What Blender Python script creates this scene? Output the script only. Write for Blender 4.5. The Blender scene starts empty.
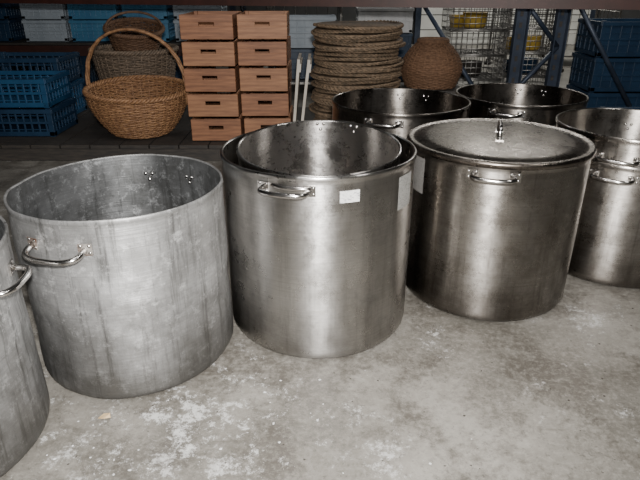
import bpy, math, random
from mathutils import Vector, Matrix
random.seed(7)
rad=math.radians
COL=bpy.context.scene.collection

# ---------------- materials ----------------
def newmat(name):
    m=bpy.data.materials.new(name); m.use_nodes=True
    nt=m.node_tree; b=nt.nodes['Principled BSDF']
    return m,nt,b
def N(nt,t,**k):
    n=nt.nodes.new(t)
    for a,v in k.items(): setattr(n,a,v)
    return n
def noise(nt,vec,scale,detail=5,rough=.6):
    n=N(nt,'ShaderNodeTexNoise'); n.inputs['Scale'].default_value=scale
    n.inputs['Detail'].default_value=detail; n.inputs['Roughness'].default_value=rough
    nt.links.new(vec,n.inputs['Vector']); return n.outputs['Fac']
def ramp(nt,fac,stops):
    r=N(nt,'ShaderNodeValToRGB'); e=r.color_ramp.elements
    e[0].position=stops[0][0]; e[0].color=(*stops[0][1],1)
    e[1].position=stops[-1][0]; e[1].color=(*stops[-1][1],1)
    for p,c in stops[1:-1]:
        x=e.new(p); x.color=(*c,1)
    nt.links.new(fac,r.inputs['Fac']); return r.outputs['Color']
def mixc(nt,fac,a,b,mode='MIX'):
    m=N(nt,'ShaderNodeMix',data_type='RGBA',blend_type=mode)
    for s,v in ((m.inputs[0],fac),(m.inputs[6],a),(m.inputs[7],b)):
        if isinstance(v,(int,float)): s.default_value=v
        elif isinstance(v,tuple): s.default_value=(*v,1)
        else: nt.links.new(v,s)
    return m.outputs[2]
def mapping(nt,scale,off=(0,0,0)):
    t=N(nt,'ShaderNodeTexCoord'); m=N(nt,'ShaderNodeMapping')
    m.inputs['Scale'].default_value=scale; m.inputs['Location'].default_value=off
    nt.links.new(t.outputs['Object'],m.inputs['Vector']); return m.outputs['Vector']
def g(v): return (v,v,v)
def bump(nt,b,h,s,d=.002):
    n=N(nt,'ShaderNodeBump'); n.inputs['Strength'].default_value=s; n.inputs['Distance'].default_value=d
    nt.links.new(h,n.inputs['Height']); nt.links.new(n.outputs[0],b.inputs['Normal'])

def steel(name,base,dark,rough=.32,stain=.5,aniso=.6,low=None,metal=1.0,seed=0.,bumps=.25,lowh=.10,white=.45,drip=.6,lowf=.6,wc=1.5):
    m,nt,b=newmat(name); of=(seed,seed*.7,seed*1.3)
    v=mapping(nt,(1,1,1),of)
    n1=noise(nt,v,6,9,.72)
    c=mixc(nt,ramp(nt,n1,[(.50-.12*stain,g(0)),(.70,g(min(1,.4+.5*stain)))]),base,dark)
    vs=mapping(nt,(26,26,1.2),of); n2=noise(nt,vs,1.3,6,.75)      # vertical drips
    c=mixc(nt,ramp(nt,n2,[(.52,g(0)),(.68,g(drip*stain))]),c,tuple(x*.55 for x in dark))
    n3=noise(nt,v,28,7,.82)
    c=mixc(nt,ramp(nt,n3,[(.53,g(0)),(.66,g(white*stain))]),c,tuple(min(1,x*wc) for x in base))
    n4=noise(nt,v,11,9,.82)
    c=mixc(nt,ramp(nt,n4,[(.55,g(0)),(.66,g(.6*stain))]),c,tuple(x*.6 for x in dark))
    vq=mapping(nt,(2.5,2.5,120),of); nq=noise(nt,vq,1.5,4,.7)       # brushed scratches
    c=mixc(nt,ramp(nt,nq,[(.42,g(0)),(.7,g(.35))]),c,dark)
    if low:   # grime near the base of the pot
        t=N(nt,'ShaderNodeTexCoord'); s=N(nt,'ShaderNodeSeparateXYZ'); nt.links.new(t.outputs['Object'],s.inputs[0])
        a=N(nt,'ShaderNodeMath',operation='MULTIPLY_ADD'); nt.links.new(n1,a.inputs[0]); a.inputs[1].default_value=-.30
        nt.links.new(s.outputs['Z'],a.inputs[2])
        a2=N(nt,'ShaderNodeMath',operation='MULTIPLY_ADD'); nt.links.new(n2,a2.inputs[0]); a2.inputs[1].default_value=-.25
        nt.links.new(a.outputs[0],a2.inputs[2])
        a3=N(nt,'ShaderNodeMath',operation='ADD'); nt.links.new(a2.outputs[0],a3.inputs[0]); a3.inputs[1].default_value=.24
        c=mixc(nt,ramp(nt,a3.outputs[0],[(0,g(lowf)),(lowh*2.2,g(0))]) ,c,low)
    nt.links.new(c,b.inputs['Base Color']); b.inputs['Metallic'].default_value=metal
    r=ramp(nt,n4,[(.35,g(rough)),(.7,g(min(1,rough+.2)))]); nt.links.new(r,b.inputs['Roughness'])
    if aniso>0:
        b.inputs['Anisotropic'].default_value=aniso; b.inputs['Anisotropic Rotation'].default_value=.25
        tg=N(nt,'ShaderNodeTangent',direction_type='RADIAL',axis='Z'); nt.links.new(tg.outputs[0],b.inputs['Tangent'])
    ad=N(nt,'ShaderNodeMath',operation='MULTIPLY_ADD'); nt.links.new(n3,ad.inputs[0]); ad.inputs[1].default_value=.6; nt.links.new(nq,ad.inputs[2])
    bump(nt,b,ad.outputs[0],bumps,.0012)
    return m
def simple(name,c1,c2,rough=.6,scale=20,metal=0,bs=.2,stretch=(1,1,1)):
    m,nt,b=newmat(name); v=mapping(nt,stretch); n=noise(nt,v,scale,5,.65)
    nt.links.new(ramp(nt,n,[(.35,c1),(.65,c2)]),b.inputs['Base Color'])
    b.inputs['Roughness'].default_value=rough; b.inputs['Metallic'].default_value=metal
    if bs: bump(nt,b,n,bs,.003)
    return m

M_alu=steel('aluminium_worn',(.46,.46,.46),(.22,.217,.21),.40,1.0,.5,low=(.06,.055,.047),metal=.75,seed=3,bumps=.6,white=.8,wc=1.55,drip=1.0,lowf=.75,lowh=.13)
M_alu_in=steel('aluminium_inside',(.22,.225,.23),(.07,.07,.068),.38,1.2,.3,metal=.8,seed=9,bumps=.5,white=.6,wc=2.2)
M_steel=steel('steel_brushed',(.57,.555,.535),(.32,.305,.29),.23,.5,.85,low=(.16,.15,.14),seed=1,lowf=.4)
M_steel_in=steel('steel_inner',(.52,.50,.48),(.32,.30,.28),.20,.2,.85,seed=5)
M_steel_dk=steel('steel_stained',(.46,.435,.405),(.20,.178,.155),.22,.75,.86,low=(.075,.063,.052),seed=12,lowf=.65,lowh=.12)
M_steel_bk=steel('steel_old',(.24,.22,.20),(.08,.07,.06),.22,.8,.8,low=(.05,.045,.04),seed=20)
M_lid=steel('lid_stained',(.26,.23,.20),(.065,.052,.042),.20,1.0,.0,seed=31,bumps=.35)
M_chrome=simple('handle_steel',(.62,.60,.58),(.45,.43,.41),.20,30,1,.05)
M_rust=simple('rusty_plate',(.13,.06,.035),(.42,.40,.37),.5,32,.7,.3)
M_wick=simple('wicker_honey',(.15,.07,.033),(.34,.185,.088),.6,45,0,.3)
M_wick2=simple('wicker_grey',(.08,.06,.042),(.18,.13,.09),.7,45,0,.3)
M_wick3=simple('wicker_dark',(.07,.035,.018),(.14,.075,.04),.7,45,0,.3)
M_mat=simple('seagrass_mat',(.08,.058,.036),(.22,.15,.095),.75,40,0,.4)
M_jute=simple('jute',(.09,.045,.022),(.17,.09,.047),.8,60,0,.4)
M_wood=simple('crate_wood',(.15,.062,.03),(.29,.13,.062),.6,5,0,.15,(1,4,14))
M_wood2=simple('crate_wood_pale',(.19,.085,.042),(.33,.16,.078),.6,5,0,.15,(1,4,14))
M_board=simple('board_pale',(.36,.32,.27),(.50,.46,.40),.6,10,0,.1)
M_dwood=simple('dark_wood',(.018,.016,.015),(.045,.037,.03),.7,12,0,.3,(1,8,8))
M_blue=simple('blue_plastic',(.008,.04,.095),(.012,.06,.13),.4,6,0,.05)
M_blue2=simple('light_blue_plastic',(.04,.14,.26),(.06,.19,.31),.45,6,0,.05)
M_navy=simple('navy_plastic',(.006,.02,.045),(.01,.033,.07),.4,6,0,.05)
M_greyp=simple('grey_plastic',(.24,.28,.32),(.32,.36,.40),.5,6,0,.05)
M_rack=simple('rack_blue_paint',(.022,.032,.052),(.045,.058,.085),.45,10,.3,.1)
M_beam=simple('rack_beam_paint',(.03,.010,.007),(.05,.016,.011),.5,10,.1,.1)
M_galv=simple('galvanised_wire',(.18,.17,.16),(.34,.33,.31),.4,20,.8,.1)
M_white=simple('white_plastic',(.50,.51,.51),(.62,.62,.62),.5,10)
M_yel=simple('yellow_plastic',(.38,.25,.04),(.48,.32,.06),.5,10)
M_leaf=simple('dry_leaf',(.40,.27,.14),(.55,.42,.25),.7,60)
M_opening=simple('opening_pale',(.62,.62,.58),(.72,.72,.68),.6,4)  # pale tone imitating the brightness of an opening
M_dirt=simple('dirt',(.03,.025,.02),(.07,.06,.05),.8,40)

def label_mat(name,paper,ink):
    m,nt,b=newmat(name); v=mapping(nt,(40,40,160)); n=noise(nt,v,2.2,3,.7)
    v2=mapping(nt,(1,1,1)); n2=noise(nt,v2,18,4,.6)
    c=mixc(nt,ramp(nt,n,[(.52,g(0)),(.6,g(.8))]),paper,ink)
    c=mixc(nt,ramp(nt,n2,[(.45,g(0)),(.7,g(.5))]),c,tuple(x*.5 for x in paper))
    nt.links.new(c,b.inputs['Base Color']); b.inputs['Roughness'].default_value=.6; return m
M_label=label_mat('paper_sticker',(.66,.66,.64),(.2,.2,.22))
M_oldlabel=label_mat('faded_label',(.24,.235,.22),(.05,.048,.045))
M_oldlabel2=label_mat('faded_label_dark',(.13,.125,.118),(.05,.045,.04))

# concrete
def concrete():
    m,nt,b=newmat('concrete_floor'); v=mapping(nt,(1,1,1))
    a=noise(nt,v,1.3,10,.72); c=ramp(nt,a,[(.38,(.095,.088,.075)),(.5,(.165,.154,.135)),(.62,(.235,.222,.198))])
    d=noise(nt,v,4.0,11,.8); c=mixc(nt,ramp(nt,d,[(.47,g(0)),(.585,g(.8))]),c,(.065,.057,.047))
    f=noise(nt,v,60,6,.8); c=mixc(nt,ramp(nt,f,[(.48,g(0)),(.72,g(.5))]),c,(.32,.305,.275))
    f2=noise(nt,mapping(nt,(1,1,1),(5,3,0)),70,5,.8); c=mixc(nt,ramp(nt,f2,[(.54,g(0)),(.70,g(.7))]),c,(.045,.04,.034))
    w=noise(nt,mapping(nt,(1,1,1),(2.3,1.1,0)),3.6,12,.88); c=mixc(nt,ramp(nt,w,[(.565,g(0)),(.61,g(.8))]),c,(.45,.445,.435))
    # spilt, dried paint concentrated on the left part of the floor
    tc=N(nt,'ShaderNodeTexCoord'); ds=N(nt,'ShaderNodeVectorMath',operation='DISTANCE'); ds.inputs[1].default_value=(-.36,-2.82,.05)
    nt.links.new(tc.outputs['Object'],ds.inputs[0])
    w2=noise(nt,mapping(nt,(1,1,1),(7,1,0)),14,10,.85)
    mm=N(nt,'ShaderNodeMath',operation='MULTIPLY_ADD'); nt.links.new(ds.outputs['Value'],mm.inputs[0]); mm.inputs[1].default_value=-.28; nt.links.new(w2,mm.inputs[2])
    c=mixc(nt,ramp(nt,mm.outputs[0],[(.50,g(0)),(.545,g(.75))]),c,(.55,.55,.54))
    vs=mapping(nt,(1.2,22,1)); s=noise(nt,vs,1.5,3,.5)
    c=mixc(nt,ramp(nt,s,[(.66,g(0)),(.70,g(.4))]),c,(.07,.06,.05))
    nt.links.new(c,b.inputs['Base Color'])
    nt.links.new(ramp(nt,d,[(.35,g(.60)),(.65,g(.30))]),b.inputs['Roughness'])
    bump(nt,b,f,.3,.003); return m
M_floor=concrete()
M_wall=simple('wall_paint',(.05,.05,.05),(.07,.07,.07),.8,3)
M_wallf=simple('wall_plaster',(.15,.15,.145),(.20,.20,.19),.8,3)
M_ceil=simple('ceiling_paint',(.08,.08,.08),(.11,.11,.11),.8,3)

# ---------------- mesh builder ----------------
class B:
    def __init__(s): s.v=[];s.f=[];s.m=[];s.sm=[];s.mats=[]
    def mi(s,mat):
        if mat not in s.mats: s.mats.append(mat)
        return s.mats.index(mat)
    def add(s,vs,fs,mat,smooth=False):
        o=len(s.v); s.v+= [tuple(p) for p in vs]; k=s.mi(mat)
        for f in fs: s.f.append([i+o for i in f]); s.m.append(k); s.sm.append(smooth)
    def box(s,c,sz,mat,rot=None,bev=.0):
        x,y,z=[a/2 for a in sz]
        pts=[Vector((i*x,j*y,k*z)) for k in(-1,1) for j in(-1,1) for i in(-1,1)]
        if rot is not None: pts=[rot@p for p in pts]
        pts=[p+Vector(c) for p in pts]
        s.add(pts,[(0,2,3,1),(4,5,7,6),(0,1,5,4),(2,6,7,3),(0,4,6,2),(1,3,7,5)],mat)
    def lathe(s,prof,c,mat,seg=96,wob=None,closed=False):
        vs=[];n=len(prof)
        for i in range(seg):
            a=2*math.pi*i/seg
            for (r,z) in prof:
                rr=r+(wob(a,z,r) if wob and r>.02 else 0)
                vs.append((c[0]+rr*math.cos(a),c[1]+rr*math.sin(a),c[2]+z))
        fs=[]
        for i in range(seg):
            j=(i+1)%seg
            for k in range(n if closed else n-1):
                l=(k+1)%n; fs.append((i*n+k,j*n+k,j*n+l,i*n+l))
        s.add(vs,fs,mat,True)
    def tube(s,path,r,mat,closed=False,seg=8,flat=1.0):
        P=[Vector(p) for p in path]; n=len(P); vs=[]; up=Vector((0,0,1)); prev=None
        for i,p in enumerate(P):
            if closed: t=(P[(i+1)%n]-P[i-1])
            else: t=P[min(i+1,n-1)]-P[max(i-1,0)]
            t.normalize()
            if prev is None:
                u=t.cross(up)
                if u.length<.05: u=t.cross(Vector((0,1,0)))
            else: u=prev-t*prev.dot(t)
            if u.length<1e-5: u=t.orthogonal()
            u.normalize(); prev=u; w=t.cross(u)
            for k in range(seg):
                a=2*math.pi*k/seg; vs.append(p+u*r*math.cos(a)+w*r*flat*math.sin(a))
        fs=[]
        for i in range(n if closed else n-1):
            j=(i+1)%n
            for k in range(seg):
                l=(k+1)%seg; fs.append((i*seg+k,i*seg+l,j*seg+l,j*seg+k))
        if not closed:
            fs.append(tuple(range(seg))[::-1]); fs.append(tuple((n-1)*seg+k for k in range(seg)))
        s.add(vs,fs,mat,True)
    def dome(s,c,n,r,h,mat):
        n=Vector(n).normalized(); u=n.orthogonal().normalized(); w=n.cross(u); vs=[];seg=10;rings=4
        for i in range(rings):
            a=math.pi/2*i/rings
            for k in range(seg):
                b=2*math.pi*k/seg
                vs.append(Vector(c)+(u*math.cos(b)+w*math.sin(b))*r*math.cos(a)+n*h*math.sin(a))
        vs.append(Vector(c)+n*h); fs=[]
        for i in range(rings-1):
            for k in range(seg):
                l=(k+1)%seg; fs.append((i*seg+k,i*seg+l,(i+1)*seg+l,(i+1)*seg+k))
        for k in range(seg): fs.append(((rings-1)*seg+k,(rings-1)*seg+(k+1)%seg,rings*seg))
        s.add(vs,fs,mat,True)
    def obj(s,name,loc=(0,0,0),rot=(0,0,0),bevel=0):
        me=bpy.data.meshes.new(name); me.from_pydata(s.v,[],s.f)
        for m in s.mats: me.materials.append(m)
        me.polygons.foreach_set('material_index',s.m); me.polygons.foreach_set('use_smooth',s.sm); me.update()
        o=bpy.data.objects.new(name,me); o.location=loc; o.rotation_euler=rot; COL.objects.link(o)
        if bevel:
            b=o.modifiers.new('bevel','BEVEL'); b.width=bevel; b.segments=2; b.limit_method='ANGLE'
        return o

def smoothpath(pts,rr=.015,k=5):
    P=[Vector(p) for p in pts]; out=[P[0]]
    for i in range(1,len(P)-1):
        a=(P[i-1]-P[i]); b=(P[i+1]-P[i]); ra=min(rr,a.length*.48); rb=min(rr,b.length*.48)
        s=P[i]+a.normalized()*ra; e=P[i]+b.normalized()*rb
        for j in range(k+1):
            t=j/k; out.append(s*(1-t)**2+P[i]*2*t*(1-t)+e*t*t)
    out.append(P[-1]); return out

def pot_handle(b,R,ang,z,w=.13,out=.045,r=.0075,plate=M_chrome,inner=True,droop=0.0):
    a=rad(ang); er=Vector((math.cos(a),math.sin(a),0)); et=Vector((-math.sin(a),math.cos(a),0)); ez=Vector((0,0,1))
    def on(t,o,zz=0):
        aa=a+t/R; return Vector((math.cos(aa),math.sin(aa),0))*(R)+er*o+ez*(z+zz)
    P=[on(-w/2,-.002),on(-w/2,out*.9,droop),on(-w/4,out*1.12,droop*1.3),on(w/4,out*1.12,droop*1.3),on(w/2,out*.9,droop),on(w/2,-.002)]
    b.tube(smoothpath(P,.022,6),r,M_chrome,seg=12)
    for sg in(-1,1):
        aa=a+sg*w/2/R; n=Vector((math.cos(aa),math.sin(aa),0)); rot=Matrix.Rotation(aa,3,'Z')
        b.box(n*(R+.0015)+ez*z,(.005,.034,.03),plate,rot)
        for dt in(-.011,.011):
            tt=Vector((-math.sin(aa),math.cos(aa),0))
            b.dome(n*(R+.003)+tt*dt+ez*(z+.009),n,.0045,.003,M_chrome)
            b.dome(n*(R+.003)+tt*dt+ez*(z-.009),n,.0045,.003,M_chrome)
        if inner:
            for dt,dz in((-.011,.009),(.011,.009),(0,-.01)):
                tt=Vector((-math.sin(aa),math.cos(aa),0))
                b.dome(n*(R-.006)+tt*dt+ez*(z+dz),-n,.006,.004,M_chrome)

def stock_pot(name,x,y,R,H,mo,mi_,handles,hz,z0=0,rot=(0,0,0),th=.005,labels=(),dent=.0015,bead=.004,plate=M_chrome,droop=0,w=.13,base_r=.035,seed=0):
    b=B(); rs=random.Random(seed); ph=[rs.uniform(0,6.28) for _ in range(6)]
    dents=[(rs.uniform(0,6.28),rs.uniform(.08,H-.02),rs.uniform(.02,.055),rs.uniform(.4,1.3)) for _ in range(34)]
    if dent>.0035:   # knocked rim and body
        dents+=[(rs.uniform(0,6.28),H,rs.uniform(.03,.06),rs.uniform(-1.8,1.8)) for _ in range(18)]
        dents+=[(rs.uniform(0,6.28),rs.uniform(.06,H-.05),rs.uniform(.012,.028),rs.uniform(.4,.9)) for _ in range(70)]
    def wob(a,z,r):
        w_=math.sin(2*a+ph[0])*.9+math.sin(3*a+ph[1]+z*6)*.5+math.sin(7*a+ph[2]+z*14)*.22+math.sin(11*a+ph[3]-z*21)*.14
        for (da,dz,dr,dd) in dents:
            e=(a-da+math.pi)%(2*math.pi)-math.pi
            q=((e*R)**2+(z-dz)**2)/(dr*dr)
            if q<6: w_-=dd*math.exp(-q)*min(1,.35+(H-z)/.06)
        return dent*w_
    out=[(0,.0),(R*.5,0),(R-base_r,0)]
    for i in range(1,7):
        t=math.pi/2*i/6; out.append((R-base_r+base_r*math.sin(t),base_r-base_r*math.cos(t)))
    nz=52
    for i in range(1,nz+1): out.append((R,base_r+(H-.014-base_r)*i/nz))
    out+=[(R+bead,H-.011),(R+bead,H-.003),(R+bead*.5,H),(R-th*.5,H),(R-th,H-.003)]
    b.lathe(out,(0,0,0),mo,192,wob)
    Ri=R-th
    inn=[(Ri,H-.003),(Ri,H-.02)]+[(Ri,H-.02-(H-.06)*i/40) for i in range(1,41)]+[(Ri-.01,.018),(Ri-.03,.01),(R*.5,.01),(0,.01)]
    b.lathe(inn,(0,0,0),mi_,192,wob)
    for h in handles: pot_handle(b,R,h,hz,w=w,plate=plate,droop=droop)
    for (a0,zc,wd,ht,mat) in labels:
        n=10; vs=[]
        for i in range(n+1):
            aa=rad(a0)+(i/n-.5)*wd/R
            rr=R+.0022+max(0,wob(aa%6.2832,zc,R))
            for zz in(zc-ht/2,zc+ht/2): vs.append((rr*math.cos(aa),rr*math.sin(aa),zz))
        b.add(vs,[(2*i,2*i+2,2*i+3,2*i+1) for i in range(n)],mat,True)
    return b.obj(name,(x,y,z0),rot)

# ---------------- pots ----------------
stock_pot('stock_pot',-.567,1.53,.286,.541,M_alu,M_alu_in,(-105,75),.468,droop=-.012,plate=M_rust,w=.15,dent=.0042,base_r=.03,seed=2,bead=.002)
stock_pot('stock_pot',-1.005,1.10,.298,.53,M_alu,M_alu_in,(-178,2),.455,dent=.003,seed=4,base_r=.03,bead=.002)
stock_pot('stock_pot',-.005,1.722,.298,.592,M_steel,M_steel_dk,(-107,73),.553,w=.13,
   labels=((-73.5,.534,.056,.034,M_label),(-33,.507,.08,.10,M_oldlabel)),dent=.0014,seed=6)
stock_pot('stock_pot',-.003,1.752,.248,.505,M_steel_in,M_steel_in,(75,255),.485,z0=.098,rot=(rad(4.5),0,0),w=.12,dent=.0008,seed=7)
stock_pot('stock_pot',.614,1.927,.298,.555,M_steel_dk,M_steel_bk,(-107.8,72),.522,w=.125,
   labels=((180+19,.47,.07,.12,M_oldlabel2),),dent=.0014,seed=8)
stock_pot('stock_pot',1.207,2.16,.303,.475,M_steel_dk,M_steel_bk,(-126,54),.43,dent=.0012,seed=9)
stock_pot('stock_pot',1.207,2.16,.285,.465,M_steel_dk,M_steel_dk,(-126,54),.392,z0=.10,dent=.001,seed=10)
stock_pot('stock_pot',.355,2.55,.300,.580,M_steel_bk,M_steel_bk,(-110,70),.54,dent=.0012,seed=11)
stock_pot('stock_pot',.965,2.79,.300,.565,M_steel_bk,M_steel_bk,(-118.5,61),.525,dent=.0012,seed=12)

def pot_lid(x,y,z,R,mat,hang,seed=0):
    b=B(); rs=random.Random(seed); p0=rs.uniform(0,6)
    wob=lambda a,z,r: .001*math.sin(3*a+p0)
    prof=[(R-.003,-.012),(R,-.012),(R+.002,0),(R,.006),(R-.006,.008),(R-.014,.004),(R-.03,.004),(R-.035,.007)]
    for i in range(1,9):
        t=i/8; r=(R-.035)*(1-t); prof.append((r,.007+.012*(1-(1-t)**2)))
    b.lathe(prof,(0,0,0),mat,128,wob)
    b.lathe([(R-.003,-.012),(R-.003,.001),(R*.5,.004),(0,.008)],(0,0,0),mat,128,wob)
    a=rad(hang); d=Vector((math.cos(a),math.sin(a),0)); ez=Vector((0,0,1)); zt=.018
    P=[d*-.055+ez*(zt-.002),d*-.05+ez*(zt+.036),d*.05+ez*(zt+.036),d*.055+ez*(zt-.002)]
    b.tube(smoothpath(P,.02,6),.0075,M_chrome,seg=12)
    for s in(-1,1):
        b.box(d*.062*s+ez*(zt+.001),(.04,.026,.004),M_chrome,Matrix.Rotation(a,3,'Z'))
        b.dome(d*.07*s+ez*(zt+.003),ez,.004,.003,M_chrome)
    return b.obj('pot_lid',(x,y,z))
pot_lid(.614,1.927,.560,.3085,M_lid,75)

# ---------------- wicker ----------------
def weave(b,prof,rows,mat,n=28,r=.0045,amp=.005,seg=168,cx=0,cy=0,stake=True,z0=0):
    for i in range(rows):
        R,z=prof(i/(rows-1)); path=[]
        for k in range(seg):
            a=2*math.pi*k/seg; rr=R+amp*math.sin(n/2*a+math.pi*(i%2))+.001*math.sin(5*a+i)
            path.append((cx+rr*math.cos(a),cy+rr*math.sin(a),z+z0+.0015*math.sin(3*a+i*1.7)))
        b.tube(path,r,mat,closed=True,seg=6)
    if stake:
        for k in range(n):
            a=2*math.pi*(k+.5)/n
            b.tube([(cx+prof(t/8)[0]*math.cos(a),cy+prof(t/8)[0]*math.sin(a),prof(t/8)[1]+z0) for t in range(9)],r*1.1,mat,seg=6)
def braid(b,R,z,mat,r=.009,n=26,cx=0,cy=0):
    for ph in(0,math.pi*2/3,math.pi*4/3):
        b.tube([(cx+(R+r*.9*math.cos(n*a+ph))*math.cos(a),cy+(R+r*.9*math.cos(n*a+ph))*math.sin(a),z+r*.9*math.sin(n*a+ph)) for a in [2*math.pi*k/240 for k in range(240)]],r*.75,mat,closed=True,seg=6)
# handled basket
b=B()
pf=lambda t:(.20+.125*math.sin(t*math.pi/2)**.9,.01+.27*t)
weave(b,pf,30,M_wick,n=34,r=.0055,amp=.006)
b.lathe([(0,.005),(.205,.005),(.205,.012),(0,.012)],(0,0,0),M_wick,48)
braid(b,.328,.285,M_wick,.011)
for k,ph in enumerate((0,2.1,4.2)):
    P=[]
    for i in range(121):
        t=math.pi*i/120; tw=ph+i*.22
        rx=.345+.008*math.cos(tw)+.02*math.sin(t)
        P.append((-rx*math.cos(t),.008*math.sin(tw),.22+ (.44)*math.sin(t)**.8 if 0<i<120 else .20))
    b.tube(P,.0085,M_wick,seg=7)
b.obj('wicker_basket',(-1.225,3.90,.118),(rad(4),rad(2),rad(-8)))
# big grey basket behind
b=B()
pf=lambda t:(.23+.08*t,.01+.46*t)
weave(b,pf,40,M_wick2,n=36,r=.006,amp=.006)
b.lathe([(0,.005),(.23,.005),(.23,.012),(0,.012)],(0,0,0),M_wick2,48); braid(b,.315,.48,M_wick2,.012)
b.obj('wicker_basket',(-1.42,4.57,.102))
b=B()
pf=lambda t:(.15+.05*t,.01+.15*t)
weave(b,pf,16,M_wick3,n=24,r=.006,amp=.005)
b.lathe([(0,.004),(.15,.004),(.15,.012),(0,.012)],(0,0,0),M_wick3,48); braid(b,.205,.165,M_wick3,.010)
b.tube([(-.20*math.cos(math.pi*i/40),0,.16+.12*math.sin(math.pi*i/40)) for i in range(41)],.009,M_wick3)
b.obj('wicker_basket',(-1.38,4.5,.58),(rad(14),0,rad(20)))
# stack of round woven mats
b=B(); z=.0
for i in range(29):
    R=.29+random.uniform(-.022,.018); th=.0238; cx=random.uniform(-.014,.014); cy=random.uniform(-.012,.012)
    prof=[(0,th*.2)]
    for k in range(1,13): prof.append((R*k/13,th*(.2+.1*(k%2))))
    prof+=[(R-.012,th*.1),(R,th*.3),(R+.004,th*.55),(R-.008,th*.9)]
    for k in range(12,-1,-1): prof.append((R*k/13,th*(.6+.12*(k%2))))
    p1=random.uniform(0,6)
    b.lathe(prof,(cx,cy,z),M_mat,72,lambda a,zz,r:.005*math.sin(18*a+p1)*(r/.3)**4+.004*math.sin(3*a+p1))
    for q in(0,math.pi):
        b.tube([(cx+(R+.003+.004*math.sin(30*a+q))*math.cos(a),cy+(R+.003+.004*math.sin(30*a+q))*math.sin(a),z+th*.5+.009*math.sin(2*a+p1)+.006*math.cos(30*a+q)) for a in [2*math.pi*k/240 for k in range(240)]],.005,M_mat,closed=True,seg=5)
    z+=th
b.obj('woven_mat_stack',(.25,4.02,.112))
# squat lidded jute basket, standing in for a soft sack
b=B()
pf=lambda t:(.215*math.cos(max(0,t-.35)/.65*1.25)**.7*(1-.18*max(0,.35-t)/.35),.01+.30*t)
weave(b,pf,32,M_jute,n=30,r=.007,amp=.003); b.lathe([(0,.004),(.16,.004),(.16,.012),(0,.012)],(0,0,0),M_jute,48); braid(b,pf(1)[0],.315,M_jute,.012)
b.lathe([(pf(t/10)[0]-.008,pf(t/10)[1]) for t in range(11)],(0,0,0),M_wick3,48)
b.obj('jute_sack_standin',(.80,4.25,.356))

# ---------------- crates ----------------
def wood_crate(x,y,z,w,d,h,mat,rz=0):
    b=B(); t=.011; sw=w*.28; sh=.024; sz=h*.60
    for s in(-1,1):
        yy=s*(d/2-t/2)
        b.box((0,yy,(sz-sh/2)/2+.003),(w-.004,t,sz-sh/2-.006),mat)
        top0=sz+sh/2; b.box((0,yy,(top0+h-.006)/2),(w-.004,t,h-.006-top0),mat)
        for q in(-1,1): b.box((q*(w+sw)/4,yy,sz),((w-sw)/2-.004,t,sh+.001),mat)
    for s in(-1,1):
        xx=s*(w/2-.005)
        for k in range(2): b.box((xx,0,h*(.26+.47*k)),(.009,d-.002,h*.43),mat)
        for q in(-1,1): b.box((s*(w/2-.02),q*(d/2-.025),h/2),(.022,.022,h-.01),mat)
    for k in range(4): b.box(((k-1.5)*w/4,0,.006),(w/4-.008,d-.03,.008),mat)
    return b.obj('wooden_crate',(x,y,z),(0,0,rz),bevel=.0015)
for i in range(5):
    wood_crate(-.680+random.uniform(-.006,.006),3.88,.10+i*.157,.322,.44,.151,(M_wood,M_wood2)[i%2],random.uniform(-.02,.02))
    wood_crate(-.348+random.uniform(-.006,.006),3.90,.10+i*.157,.303,.44,.151,(M_wood2,M_wood)[i%2],random.uniform(-.02,.02))
for i in range(2):
    b=B(); b.box((0,0,.26),(.018,.34,.52),M_board); b.box((.012,0,.05),(.012,.34,.05),M_board); b.box((.012,0,.47),(.012,.34,.05),M_board)
    b.obj('wooden_board',(-.175+.045*i,3.78,.103),(0,rad(5+2*i),0),bevel=.002)

def plastic_crate(name,x,y,z,w,d,h,mat,nx=9,nz=3,rz=0,solid=False):
    b=B(); t=.012
    b.box((0,0,.008),(w-.01,d-.01,.012),mat)
    for zz,e in((h-.02,.022),(.02,.0),(h*.5,.006)):
        hh=.028 if zz>h*.6 else (.03 if zz<.05 else .016)
        for s in(-1,1):
            b.box((0,s*(d/2-t/2+e/4),zz),(w+e/2,t+e/2,hh),mat); b.box((s*(w/2-t/2+e/4),0,zz),(t+e/2,d+e/2,hh),mat)
    for s in(-1,1):
        for q in(-1,1): b.box((s*(w/2-.018),q*(d/2-.018),h/2),(.036,.036,h-.002),mat)
    for s in(-1,1):
        for k in range(1,nx): b.box((-w/2+w*k/nx,s*(d/2-t/2),h/2),(.012,t*.8,h-.03),mat)
        for k in range(1,max(3,int(nx*d/w))): 
            m=max(3,int(nx*d/w)); b.box((s*(w/2-t/2),-d/2+d*k/m,h/2),(t*.8,.012,h-.03),mat)
        for k in range(1,nz+1):
            zz=h*k/(nz+1); b.box((0,s*(d/2-t/2),zz),(w-.02,t*.6,.008),mat); b.box((s*(w/2-t/2),0,zz),(t*.6,d-.02,.008),mat)
        if solid:
            b.box((0,s*(d/2-t*.8),h/2),(w-.02,.004,h-.02),mat); b.box((s*(w/2-t*.8),0,h/2),(.004,d-.02,h-.02),mat)
    return b.obj(name,(x,y,z),(0,0,rz),bevel=.002)
plastic_crate('plastic_crate',-2.07,3.98,.10,.58,.40,.19,M_navy,12,3)
plastic_crate('plastic_crate',-2.08,3.98,.292,.58,.40,.19,M_blue,12,3,.02)
plastic_crate('plastic_crate',-2.20,4.48,.10,.60,.40,.25,M_blue,12,3)
plastic_crate('plastic_crate',-2.20,4.48,.352,.60,.40,.20,M_navy,12,3)
for i in range(3): plastic_crate('plastic_crate',2.42,4.75,.0+i*.262,.62,.42,.26,M_navy,8,2,0,True)
plastic_crate('plastic_crate',2.15,3.6,.0,.6,.4,.30,M_navy,8,2,0,True)

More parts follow.
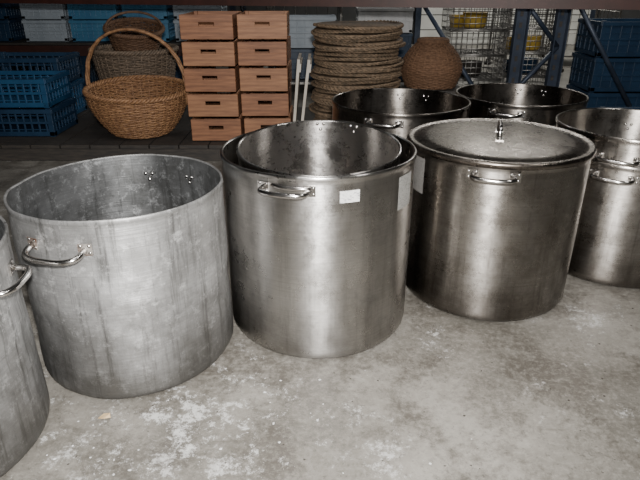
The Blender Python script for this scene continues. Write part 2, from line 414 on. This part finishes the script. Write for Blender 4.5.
def rack(name,x0,x1,y,levels,depth=.9,h=3.2,mat=M_rack,bm=M_beam,brace=True,deck=True):
    b=B()
    for x in(x0,x1):
        for yy in(y,y+depth):
            b.box((x,yy,h/2+.003),(.012,.07,h),mat)
            for s in(-1,1): b.box((x+.0+.02,yy+s*.035,h/2+.003),(.05,.006,h),mat)
            b.box((x+.01,yy,.006),(.12,.11,.008),mat)
            k=.1
            while k<min(h,1.3):
                b.box((x+.02,yy-.0385,k),(.014,.002,.03),M_dwood); k+=.075
        if brace:
            z=.1; s=1
            while z<h-.6:
                a=Vector((x+.02,y+(.03 if s>0 else depth-.03),z)); c=Vector((x+.02,y+(depth-.03 if s>0 else .03),z+.55))
                b.tube([a,c],.014,mat,seg=6); z+=.55; s=-s
    for lv in levels:
        for yy in(y-.04,y+depth+.04): b.box(((x0+x1)/2,yy,lv-.05),(x1-x0,.045,.10),bm)
        if deck: b.box(((x0+x1)/2,y+depth/2,lv+.01),(x1-x0-.08,depth,.018),M_dwood)
    return b.obj(name)
rack('pallet_rack',-4.3,-.9,6.2,(.45,2.2))
for (x,w,m,n) in((-3.50,.5,M_navy,9),(-2.88,.44,M_greyp,7),(-2.36,.5,M_blue2,9),(-1.82,.46,M_blue2,9),(-1.27,.5,M_greyp,9)):
    plastic_crate('plastic_crate',x,6.55,.47,w,.4,.215,m,n,2,0,True)
    plastic_crate('plastic_crate',x,6.55,.687,w,.4,.215,m,n,2,0,True)
for (x,w,h,m) in((-3.6,.6,.32,M_navy),(-2.8,.6,.34,M_navy),(-1.5,.6,.34,M_navy)):
    plastic_crate('plastic_crate',x,6.6,.003,w,.45,h,m,8,2,0,True)

# wooden platform (low deck) for the baskets
b=B()
for k in range(19):
    b.box((-2.52+k*.19,4.17,.088),(.18,1.2,.022),M_dwood)
for yy in(3.60,4.17,4.74): b.box((-.81,yy,.04),(3.6,.09,.074),M_dwood)
b.obj('low_platform')

def wire_basket(x,y,z,w,d,h,mat=M_galv,rz=0,nx=10,nz=4,r=.0035):
    b=B()
    for k in range(nz+1):
        zz=.004+(h-.008)*k/nz; rr=r*1.8 if k in(0,nz) else r
        b.tube([(-w/2,-d/2,zz),(w/2,-d/2,zz),(w/2,d/2,zz),(-w/2,d/2,zz)],rr,mat,closed=True,seg=5)
    for k in range(nx+1):
        x_=-w/2+w*k/nx; b.tube([(x_,-d/2,h-.004),(x_,-d/2,.005),(x_,d/2,.005),(x_,d/2,h-.004)],r,mat,seg=5)
    for k in range(nx):
        y_=-d/2+d*k/nx; b.tube([(-w/2,y_,h-.004),(-w/2,y_,.005),(w/2,y_,.005),(w/2,y_,h-.004)],r,mat,seg=5)
    return b.obj('wire_basket',(x,y,z),(0,0,rz))
for i in range(4):
    wire_basket(1.42,5.6,.01+i*.215,.5,.4,.21,rz=.05*(i%2))
for i in range(4): wire_basket(2.02,5.8,.01+i*.215,.5,.4,.21,rz=-.04)
for (x,y,z,m) in((1.42,5.6,.665,M_yel),(1.42,5.6,.235,M_dwood),(2.02,5.8,.45,M_yel),(2.02,5.8,.235,M_navy)):
    b=B(); b.lathe([(0,0),(.09,0),(.105,.02),(.11,.12),(.115,.125),(.11,.13),(.10,.12),(.095,.015),(0,.012)],(0,0,0),m,32)
    b.lathe([(0,0),(.06,0),(.075,.10),(.08,.105),(.07,.10),(.055,.01),(0,.01)],(-.15,.05,0),m,24)
    b.obj('storage_tub',(x,y,z))
# roll cages
def roll_cage(x0,y0):
    b=B(); w,d,h=.7,.7,1.5
    for x in(-w/2,w/2):
        for y in(-d/2,d/2):
            b.tube([(x,y,.10),(x,y,h)],.014,M_galv); b.lathe([(0,-.02),(.045,-.02),(.05,0),(.045,.02),(0,.02)],(x,y,.05),M_dwood,16)
            b.box((x,y,.09),(.05,.05,.03),M_galv)
    for k in range(9):
        z=.2+k*.16
        b.tube([(-w/2,-d/2,z),(-w/2,d/2,z),(w/2,d/2,z),(w/2,-d/2,z)],.006,M_galv,seg=6)
    for k in range(7):
        x=-w/2+w*k/6; b.tube([(x,d/2,.12),(x,d/2,h)],.005,M_galv,seg=6)
        for s in(-1,1): b.tube([(s*w/2,x,.12),(s*w/2,x,h)],.005,M_galv,seg=6)
    b.box((0,0,.12),(w,d,.02),M_galv)
    b.obj('roll_cage',(x0,y0,0))
roll_cage(-.15,6.2); roll_cage(2.6,7.6); roll_cage(3.6,8.4)
plastic_crate('plastic_crate',-.15,6.2,.135,.6,.4,.3,M_navy,8,2,0,True)
plastic_crate('plastic_crate',-.15,6.2,.437,.6,.4,.3,M_greyp,8,2,0,True)
for i in range(3): plastic_crate('plastic_crate',.72,6.9,.003+i*.262,.6,.4,.26,(M_navy,M_navy,M_white)[i],8,2,0,True)
b=B()
for k in range(3):
    for s in(-1,1): b.box((0,s*.19,.043+.083*k),(.44,.012,.076),M_dwood)
    for s in(-1,1): b.box((s*.214,0,.043+.083*k),(.012,.37,.076),M_dwood)
b.box((0,0,.248),(.44,.39,.012),M_dwood)
b.obj('wooden_box',(.80,4.25,.10),bevel=.002)

# right-hand rack: upright frame with diagonal braces and the dark overhead beam
b=B()
for (x,y) in((1.40,4.25),(1.72,4.35)):
    b.box((x,y,1.6),(.085,.012,3.2),M_rack)
    for s in(-1,1): b.box((x+s*.042,y-.02,1.6),(.008,.055,3.2),M_rack)
    k=.1
    while k<1.2: b.box((x,y-.007,k),(.02,.004,.035),M_dwood); k+=.075
    b.box((x,y,.005),(.13,.12,.008),M_rack)
for (a,c) in(((1.40,4.24,.30),(1.72,4.34,.62)),((1.72,4.34,.62),(1.40,4.24,.94)),((1.74,4.3,1.0),(2.32,4.3,.20)),((.72,4.5,.95),(1.36,4.28,.02))):
    b.tube([a,c],.017,M_rack,seg=8)
dx,dy=(3.4+2.7),(3.25-4.75); L=math.hypot(dx,dy)
b.box((.35,4.0,.962),(L,.05,.12),M_beam,Matrix.Rotation(math.atan2(dy,dx),3,'Z'))
b.box((3.36,3.27,.5),(.09,.07,1.0),M_rack); b.box((-2.70,4.86,.5),(.09,.07,1.0),M_rack)
b.obj('storage_rack')

# floor debris
b=B(); b.add([(0,0,.002),(.018,-.006,.006),(.034,.002,.003),(.028,.016,.007),(.010,.018,.003)],[(0,1,2,3,4)],M_leaf); b.obj('dry_leaf',(-.59,1.18,0))
b=B()
def flakes(mat,n,fx,fy,r0,r1):
    for k in range(n):
        x=fx(); y=fy()
        if any(math.hypot(x-px,y-py)<.31 for px,py in((-.567,1.53),(-.005,1.722),(-1.005,1.10),(.614,1.927),(1.207,2.16))): continue
        r=random.uniform(r0,r1); n_=6
        vs=[(x+r*random.uniform(.5,1.4)*math.cos(6.283*i/n_),y+r*random.uniform(.5,1.4)*math.sin(6.283*i/n_),.0015) for i in range(n_)]+[(x,y,.003)]
        b.add(vs,[(i,(i+1)%n_,n_) for i in range(n_)],mat)
flakes(M_white,80,lambda:random.gauss(-.38,.30),lambda:random.uniform(.75,1.4),.0012,.0045)
flakes(M_dirt,160,lambda:random.uniform(-.8,1.3),lambda:random.uniform(.7,1.9),.001,.0038)
b.obj('floor_debris')

# ---------------- room ----------------
def slab(name,c,s,m):
    b=B(); b.box((0,0,0),s,m); return b.obj(name,c)
slab('floor',(0,4,-.05),(16,20,.1),M_floor)
slab('wall_back',(0,11.0,2.25),(14,.1,4.5),M_wall)
slab('wall_left',(-6,4,2.25),(.1,16,4.5),M_wall)
slab('wall_right',(6,4,2.25),(.1,16,4.5),M_wall)
slab('wall_front',(0,-4,2.25),(14,.1,4.5),M_wallf)
slab('ceiling',(0,4,4.55),(14,17,.1),M_ceil)
b=B()  # added roller door, coloured pale to stand in for a bright opening
for k in range(14): b.box((0,0,.125+k*.25),(3.0,.04,.235),M_opening)
for s in(-1,1): b.box((s*1.55,0,1.75),(.1,.08,3.5),M_rack)
b.box((0,0,3.55),(3.2,.08,.12),M_rack)
b.obj('opening_standin',(3.3,10.90,0))

# ---------------- lights ----------------
def area(name,loc,target,sx,sy,e,col=(1,1,1)):
    l=bpy.data.lights.new(name,'AREA'); l.shape='RECTANGLE'; l.size=sx; l.size_y=sy; l.energy=e; l.color=col
    o=bpy.data.objects.new(name,l); o.location=loc
    o.rotation_euler=(Vector(target)-Vector(loc)).to_track_quat('-Z','Y').to_euler(); COL.objects.link(o)
area('rear_crate_fill',(-.4,.4,4.3),(-.4,.6,0),.5,2.4,55,(1,.98,.95))
area('rear_crate_fill',(2.6,.6,4.3),(2.4,1.2,0),.4,2.4,60,(1,.98,.95))
area('rear_crate_fill',(-1.5,7.0,4.3),(-1.5,7,0),2.0,.4,12,(.95,.98,1))  # added fill that brightens the blue crates at the back
area('rear_crate_fill',(3.2,9.2,4.3),(3.2,9.8,0),2.0,.4,190,(1,.98,.92))  # added fill imitating outside light at the rear right
area('camera_flash',(.03,-.02,1.20),(.03,2.0,.45),.07,.05,112,(1,.98,.95))
w=bpy.data.worlds.new('world'); bpy.context.scene.world=w; w.use_nodes=True
w.node_tree.nodes['Background'].inputs[0].default_value=(.5,.55,.6,1); w.node_tree.nodes['Background'].inputs[1].default_value=.1

# ---------------- camera ----------------
c=bpy.data.cameras.new('camera'); c.sensor_width=36; c.lens=570/640*36; c.clip_start=.02
o=bpy.data.objects.new('camera',c); o.location=(0,0,1.06); o.rotation_euler=(rad(90-24.5),0,0); COL.objects.link(o)
bpy.context.scene.camera=o
